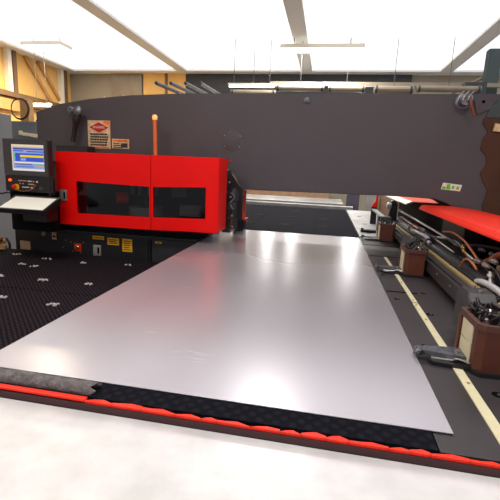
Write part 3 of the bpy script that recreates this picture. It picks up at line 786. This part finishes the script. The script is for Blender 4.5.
# hoses
def hose(name, pts, r, m, label, cat='hose', ribs=0, n=10):
    return tag(obj(name, tube(BM(), pts, r, n, ribs=ribs), M[m], smooth=True), label, cat)
hose('orange_hose', [(.93,3.35,.283),(.935,3.15,.305),(.93,2.88,.292),(.925,2.70,.258),(.92,2.55,.225)], .0075, 'orangehose', 'orange-brown hose running down towards the silver couplings below the red cover')
hose('black_hose', [(.90,3.9,.19),(.905,3.4,.225),(.90,3.1,.262),(.90,2.85,.258),(.90,2.65,.215),(.89,2.5,.19)], .008, 'blackhose', 'black hose lying beside the orange-brown hose')
hose('clear_tube', [(.915,3.45,.226),(.915,3.2,.252),(.915,2.95,.262),(.905,2.75,.235),(.90,2.58,.225)], .006, 'greypipe', 'thin pale grey tube between the orange and black hoses')
hose('orange_hose', [(.86,2.66,.145),(.86,2.63,.19),(.86,2.57,.225),(.86,2.48,.225),(.865,2.40,.20)], .007, 'orangehose', 'thin orange hose loop above the brass rail, left of the silver couplings')
hose('orange_hose', [(.86,4.32,.145),(.86,4.28,.20),(.865,4.12,.235),(.89,4.0,.22)], .008, 'orangehose', 'short orange hose loop beside the white hose at the middle clamp')
hose('brown_hose', [(.95,2.60,.19),(.965,2.50,.24),(.98,2.42,.29),(.99,2.30,.31),(.99,2.15,.28),(.98,2.0,.2)], .018, 'brownhose', 'thick brown corrugated hose at the right edge under the red cover', ribs=1)
hose('grey_pipe', [(.85,2.33,.150),(.852,2.26,.166),(.856,2.12,.174),(.86,1.98,.166),(.868,1.80,.15)], .016, 'greypipe', 'smooth light grey pipe curving off the right edge above the rail', 'pipe')
hose('white_hose', [(.86,4.15,.175),(.86,3.95,.188),(.865,3.75,.196),(.875,3.60,.19),(.88,3.52,.155)], .017, 'greypipe', 'white hose elbow beside the brass rail behind the middle clamp')
hose('black_hose', [(.93,2.9,.17),(.94,2.7,.185),(.96,2.5,.175),(1.0,2.3,.185)], .010, 'blackhose', 'black hose lying low under the gold fittings')
hose('black_hose', [(1.0,3.2,.20),(1.05,2.9,.26),(1.10,2.6,.28),(1.12,2.3,.26)], .013, 'blackhose', 'dark hose just under the lip of the red cover')
hose('black_hose', [(.73,2.02,.11),(.72,1.9,.17),(.70,1.78,.20),(.72,1.63,.205),(.78,1.55,.20)], .011, 'blackhose', 'black hose bundle end rising over the nearest clamp')
hose('black_hose', [(.80,1.95,.15),(.77,1.82,.20),(.74,1.70,.23),(.75,1.52,.24)], .009, 'blackhose', 'upper black hose arching above the nearest clamp')
hose('cream_hose', [(.84,1.92,.15),(.80,1.78,.19),(.78,1.65,.205),(.79,1.5,.20)], .008, 'brass', 'thin tan hose arching above the nearest clamp')
# couplings
def coupling(p, d, label, m='steel', s=.78, name='hose_coupling'):
    t = thing(name, p, label, 'coupling', 'couplings below the red cover')
    P = Vector(p); D = Vector(d).normalized()
    bm = BM(); lathe(bm, P, D, [(0,.011*s),(.012*s,.011*s),(.013*s,.017*s),(.035*s,.017*s),(.036*s,.012*s),(.055*s,.012*s),(.056*s,.018*s),(.080*s,.018*s),(.081*s,.010*s),(.10*s,.010*s)], 16)
    obj('barrel', bm, M[m], t, smooth=True)
    part('hex_nut', t, M[m], cyl, P+D*.016*s, P+D*.032*s, .0205*s, n=6)
coupling((.905,2.56,.222), (.05,-1,.10), 'silver hose coupling where the orange-brown hose ends')
coupling((.90,2.42,.232), (.02,-1,.0), 'silver hose coupling in the middle of the coupling row')
coupling((.925,2.40,.262), (.10,-1,.02), 'silver hose coupling in front of the brown corrugated hose')
coupling((.895,2.30,.215), (.0,-.6,-1), 'silver hose coupling pointing down at the grey pipe', s=.9)
coupling((.905,2.83,.262), (.0,-1,-.15), 'upper gold fitting clipped on the orange-brown hose', 'gold', .6, 'gold_fitting')
coupling((.895,2.76,.245), (.0,-1,-.15), 'lower gold fitting clipped on the black hose', 'gold', .6, 'gold_fitting')
coupling((.985,2.75,.262), (.2,-1,.0), 'small dull coupling just under the red cover lip', 'worn', .7)
coupling((1.0,2.62,.262), (.3,-1,-.1), 'small dull coupling behind the gold fittings', 'worn', .7)
coupling((.895,4.05,.205), (.1,-1,.2), 'dull coupling beside the white hose elbow, nearer the frame', 'worn', .9)
coupling((.90,3.88,.215), (-.3,-1,.2), 'dull coupling beside the white hose elbow, nearer the camera', 'worn', .9)
hose('black_hose', [(.72,3.12,.17),(.76,3.15,.24),(.82,3.25,.22),(.87,3.35,.18)], .008, 'blackhose', 'black hose arching from the middle clamp to the carriage')
hose('black_hose', [(.66,3.05,.19),(.70,3.2,.235),(.78,3.3,.2),(.83,3.4,.155)], .007, 'blackhose', 'thin black hose looping behind the middle clamp')
hose('black_hose', [(.90,2.62,.18),(.92,2.5,.215),(.94,2.35,.215),(.93,2.2,.17)], .008, 'blackhose', 'black hose passing behind the silver couplings')
hose('steel_rod', [(1.02,2.5,.20),(1.0,2.3,.225),(1.03,2.1,.17),(1.04,1.95,.15)], .008, 'worn', 'grey rod under the brown corrugated hose', 'rod')
t = thing('valve_block', (1.0,2.3,.10), 'brown-grey valve block in the shade under the red cover', 'valve')
part('body', t, M['crate'], box, .98,1.12, 2.15,2.45, .128,.23, .01)
part('cap', t, M['worn'], cyl, (1.0,2.16,.18),(1.0,2.12,.18), .02, n=14)

# ------------------------------------------------------------------ red carriage cover
rcv = thing('carriage_cover', (1.1,3.0,.37), 'long bright red folded cover along the right side, running under the press frame', 'machine cover')
Ya, Yb = 1.35, 4.185
prof = [(.905,.384),(.905,.395),(.925,.424),(.955,.430),(1.20,.430),(1.42,.410),(1.42,.398),(1.20,.418),(.957,.418),(.935,.413),(.917,.386)]
def sweep(bm, prof, y0, y1): prism(bm, prof, 'y', y0, y1)
part('cover_sheet', rcv, M['red2'], sweep, prof, Ya, Yb)
part('seam', rcv, M['rim'], box, 1.06,1.085, 2.52,2.545, .4301,.4325, .001)
part('seam', rcv, M['rim'], box, 1.14,1.165, 2.52,2.545, .4301,.4325, .001)
part('support', rcv, M['blackmatte'], box, 1.255,1.38, 1.5, 4.15, .0,.397)
far = thing('far_carriage_cover', (1.1,5.4,.37), 'orange-topped cover with a lip painted white for reflected light, seen beyond the red one under the frame', 'machine cover')
part('top_sheet', far, M['orangered'], box, .97,1.33, 4.80, 7.4, .405,.415, .003)
part('lip', far, M['white'], prism, [(.895,.375),(.965,.405),(.97,.416),(.96,.418),(.89,.386)], 'y', 4.80, 7.4, .001)  # cover lip coloured white for the light it reflects
part('support', far, M['blackmatte'], box, 1.26,1.32, 4.8, 7.4, -.003,.404)

# ------------------------------------------------------------------ control console
cc = thing('control_console', (-2.68,3.35,F), 'black control console with a lit monitor, left of the red cover', 'control console')
part('pedestal', cc, M['blackmatte'], box, -2.90,-2.50, 3.34, 3.648, .03, .40, .01)
part('side_cheek', cc, M['black'], box, -2.436,-2.424, 3.27, 3.33, .38,.865, .005)
bm = BM()
Yc = 3.28
xa,xb,za,zc = -2.885,-2.432,.585,.865
wx0,wx1,wz0,wz1 = -2.81,-2.50,.600,.822
box(bm, xa, xb-.005, Yc+.03, 3.345, .42, .865, .01)
obj('housing', bm, M['black'], cc)
bm = BM()
xm0,xm1,zm0,zm1 = -2.812,-2.476,.588,.818
box(bm, xa, xm0, Yc, Yc+.03, .545,zc); box(bm, xm1, xb, Yc, Yc+.03, .545,zc)
box(bm, xm0, xm1, Yc, Yc+.03, .545,zm0); box(bm, xm0, xm1, Yc, Yc+.03, zm1,zc)
obj('bezel', bm, M['bezel'], cc)
S = obj('screen', box(BM(), xm0, xm1, Yc+.018, Yc+.024, zm0, zm1), M['s_bg'], cc)
W = xm1-xm0; H = zm1-zm0
def sb(name, u0,u1,v0,v1, m, lay=1):     # u from left, v from top
    y = Yc+.018-.0008*lay
    part(name, S, M[m], box, xm0+u0*W, xm0+u1*W, y-.0006, y, zm1-v1*H, zm1-v0*H)
sb('title_bar', 0,1,0,.09,'s_cream'); sb('left_strip', 0,.03,.09,1,'s_cream'); sb('status_bar', .03,1,.92,1,'s_white')
sb('menu_row', .05,.95,.14,.19,'s_navy'); sb('menu_row', .05,.35,.22,.26,'s_blue'); sb('menu_row', .45,.97,.24,.28,'s_blue')
sb('grid_field', .10,.95,.33,.64,'s_blue'); sb('highlight_row', .25,.95,.40,.48,'s_yellow',2); sb('green_block', .05,.10,.39,.50,'s_green',2)
sb('list_block', .26,.42,.52,.61,'s_bg',2); sb('divider', .05,.97,.66,.71,'s_white'); sb('green_key', .76,.90,.73,.78,'s_green'); sb('orange_key', .78,.90,.80,.85,'s_orange')
sb('text_row', .08,.60,.74,.77,'s_navy'); sb('text_row', .10,.65,.83,.86,'s_blue')
# key panel
kp = part('key_panel', cc, M['black'], box, -2.88,-2.40, 3.275, 3.312, .40,.543, .006)
def key(name, x, z, w, h, m): return part(name, kp, M[m], box, x-w/2, x+w/2, 3.270, 3.2755, z-h/2, z+h/2)
part('lit_button', kp, M['redlamp'], cyl, (-2.825,3.276,.500),(-2.825,3.262,.500), .011, n=16, smooth=True)
e = part('stop_button_collar', kp, M['btnyel'], cyl, (-2.765,3.276,.440),(-2.765,3.268,.440), .028, n=24, smooth=True)
bm = BM(); lathe(bm, (-2.772,3.268,.443), (0,-1,0), [(0,.010),(.012,.010),(.014,.020),(.026,.020),(.031,.012)], 20)
obj('stop_button', bm, M['btnred'], kp, smooth=True)
for k in range(6): key('key', -2.735+k*.014+.0, .499, .011, .008, 'keys')
for k in range(3): key('key', -2.64+k*.013, .497, .010, .010, 'keyw')
key('key', -2.588,.496,.012,.012,'keys'); key('key', -2.553,.495,.016,.014,'keyw')
for k in range(2): key('key', -2.725+k*.03, .473, .010, .010, 'keys')
for k in range(4): key('key', -2.64+k*.016, .470, .011, .011, 'keys')
for k in range(4): key('key', -2.70+k*.018, .442, .013, .008, 'keyw')
key('key', -2.61,.440,.018,.010,'keyw')
part('lock_plate', kp, M['bezel'], box, -2.53,-2.50, 3.268,3.2755, .425,.455, .002)
part('cable', kp, M['orangehose'], tube, [(-2.76,3.262,.42),(-2.70,3.255,.405),(-2.60,3.255,.425),(-2.56,3.262,.47)], .003, 6, smooth=True)
# tray
tray = [(3.08,.262),(3.31,.362),(3.31,.30),(3.09,.222)]
obj('tray', prism(BM(), tray, 'x', -2.82, -2.35, .003), M['black'], cc)
part('tray_bracket', cc, M['black'], box, -2.66,-2.42, 3.20, 3.36, .14,.27, .01)
bm = BM(); prism(bm, [(3.09,.2675),(3.28,.3500),(3.28,.3530),(3.09,.2705)], 'x', -2.797, -2.372)
v = [w_ for w_ in bm.verts]
for w_ in v:
    if w_.co.y > 3.2 and w_.co.x < -2.5: w_.co.x += .012
tag(obj('paper_sheet', bm, M['paper']), 'bright white paper lying on the sloping console tray', 'paper')
part('left_cable', cc, M['blackhose'], tube, [(-2.90,3.45,.30),(-2.97,3.42,.37),(-3.05,3.40,.36),(-3.12,3.40,.40)], .008, 8, smooth=True)

# ------------------------------------------------------------------ lights: hall lamp mirrored in the sheet, and added fill lamps
def hall_or_fill_lamp(x, y, z, label, sx=1.3, sy=.22, power=60, tint=(1,.97,.93)):
    t = thing('hall_or_fill_lamp', (x,y,z), label, 'lamp', 'hall lamps under the roof')
    part('housing', t, M['white'], box, x-sx/2-.02,x+sx/2+.02, y-sy/2-.02,y+sy/2+.02, z+.02,z+.10, .01)
    for hx in (x-sx*.35, x+sx*.35): part('hanger', t, M['darksteel'], cyl, (hx,y,z+.10),(hx,y,CE), .006, n=8)
    part('diffuser', t, M['lamp'], box, x-sx/2,x+sx/2, y-sy/2,y+sy/2, z+.012,z+.0195)
    ld = bpy.data.lights.new('lamp_glow','AREA'); ld.shape='RECTANGLE'; ld.size=sx; ld.size_y=sy; ld.energy=power; ld.color=tint
    lo = bpy.data.objects.new('lamp_glow', ld); COL.objects.link(lo); lo.location = (0,0,.0); lo.parent = t
hall_or_fill_lamp(-.62, 5.3, 3.05, 'hall lamp over the far end of the sheet behind the press', .6,.25, 26)
hall_or_fill_lamp(-2.2, 1.4, 3.05, 'added fill lamp above the brush table, outside the frame', 1.4,.25, 50)  # added to brighten the console paper
hall_or_fill_lamp(.9, 1.2, 3.05, 'added fill lamp above the right table, outside the frame', 1.4,.25, 45)  # added to brighten the red carriage cover
hall_or_fill_lamp(-.6, -1.6, 3.05, 'added fill lamp behind the camera', 1.6,.3, 60)  # added for frontal light on the upright faces
hall_or_fill_lamp(-.3, 8.8, 3.05, 'added fill lamp over the far loading table', 1.6,.3, 150)  # added to light the back wall mirrored in the sheet
hall_or_fill_lamp(-6.2, 8.5, 3.05, 'added warm fill lamp by the tan left wall', .9,.4, 210, (1,.84,.58))  # added and tinted warm to brighten the tan wall

# world
w = bpy.data.worlds.new('World'); scene.world = w; w.use_nodes = True
bg = w.node_tree.nodes['Background']; bg.inputs['Color'].default_value = lin((226,228,236)); bg.inputs['Strength'].default_value = .6

# camera
cam = bpy.data.cameras.new('Camera'); co = bpy.data.objects.new('Camera', cam); COL.objects.link(co)
cam.sensor_width = 36; cam.lens = 405/500*36; cam.clip_start = .02; cam.clip_end = 100
R = Matrix(((.98188303,-.07930744,.17209313),(.1841962,.18634079,-.96506418),(.0444688,.97927904,.19757299)))
co.matrix_world = Matrix.Translation((0,0,.7+ZT)) @ R.to_4x4()
scene.camera = co
vs = scene.view_settings
vs.view_transform = 'Standard'; vs.look = 'None'; vs.exposure = 0.0; vs.gamma = 1.0
try: vs.use_curve_mapping = False
except Exception: pass
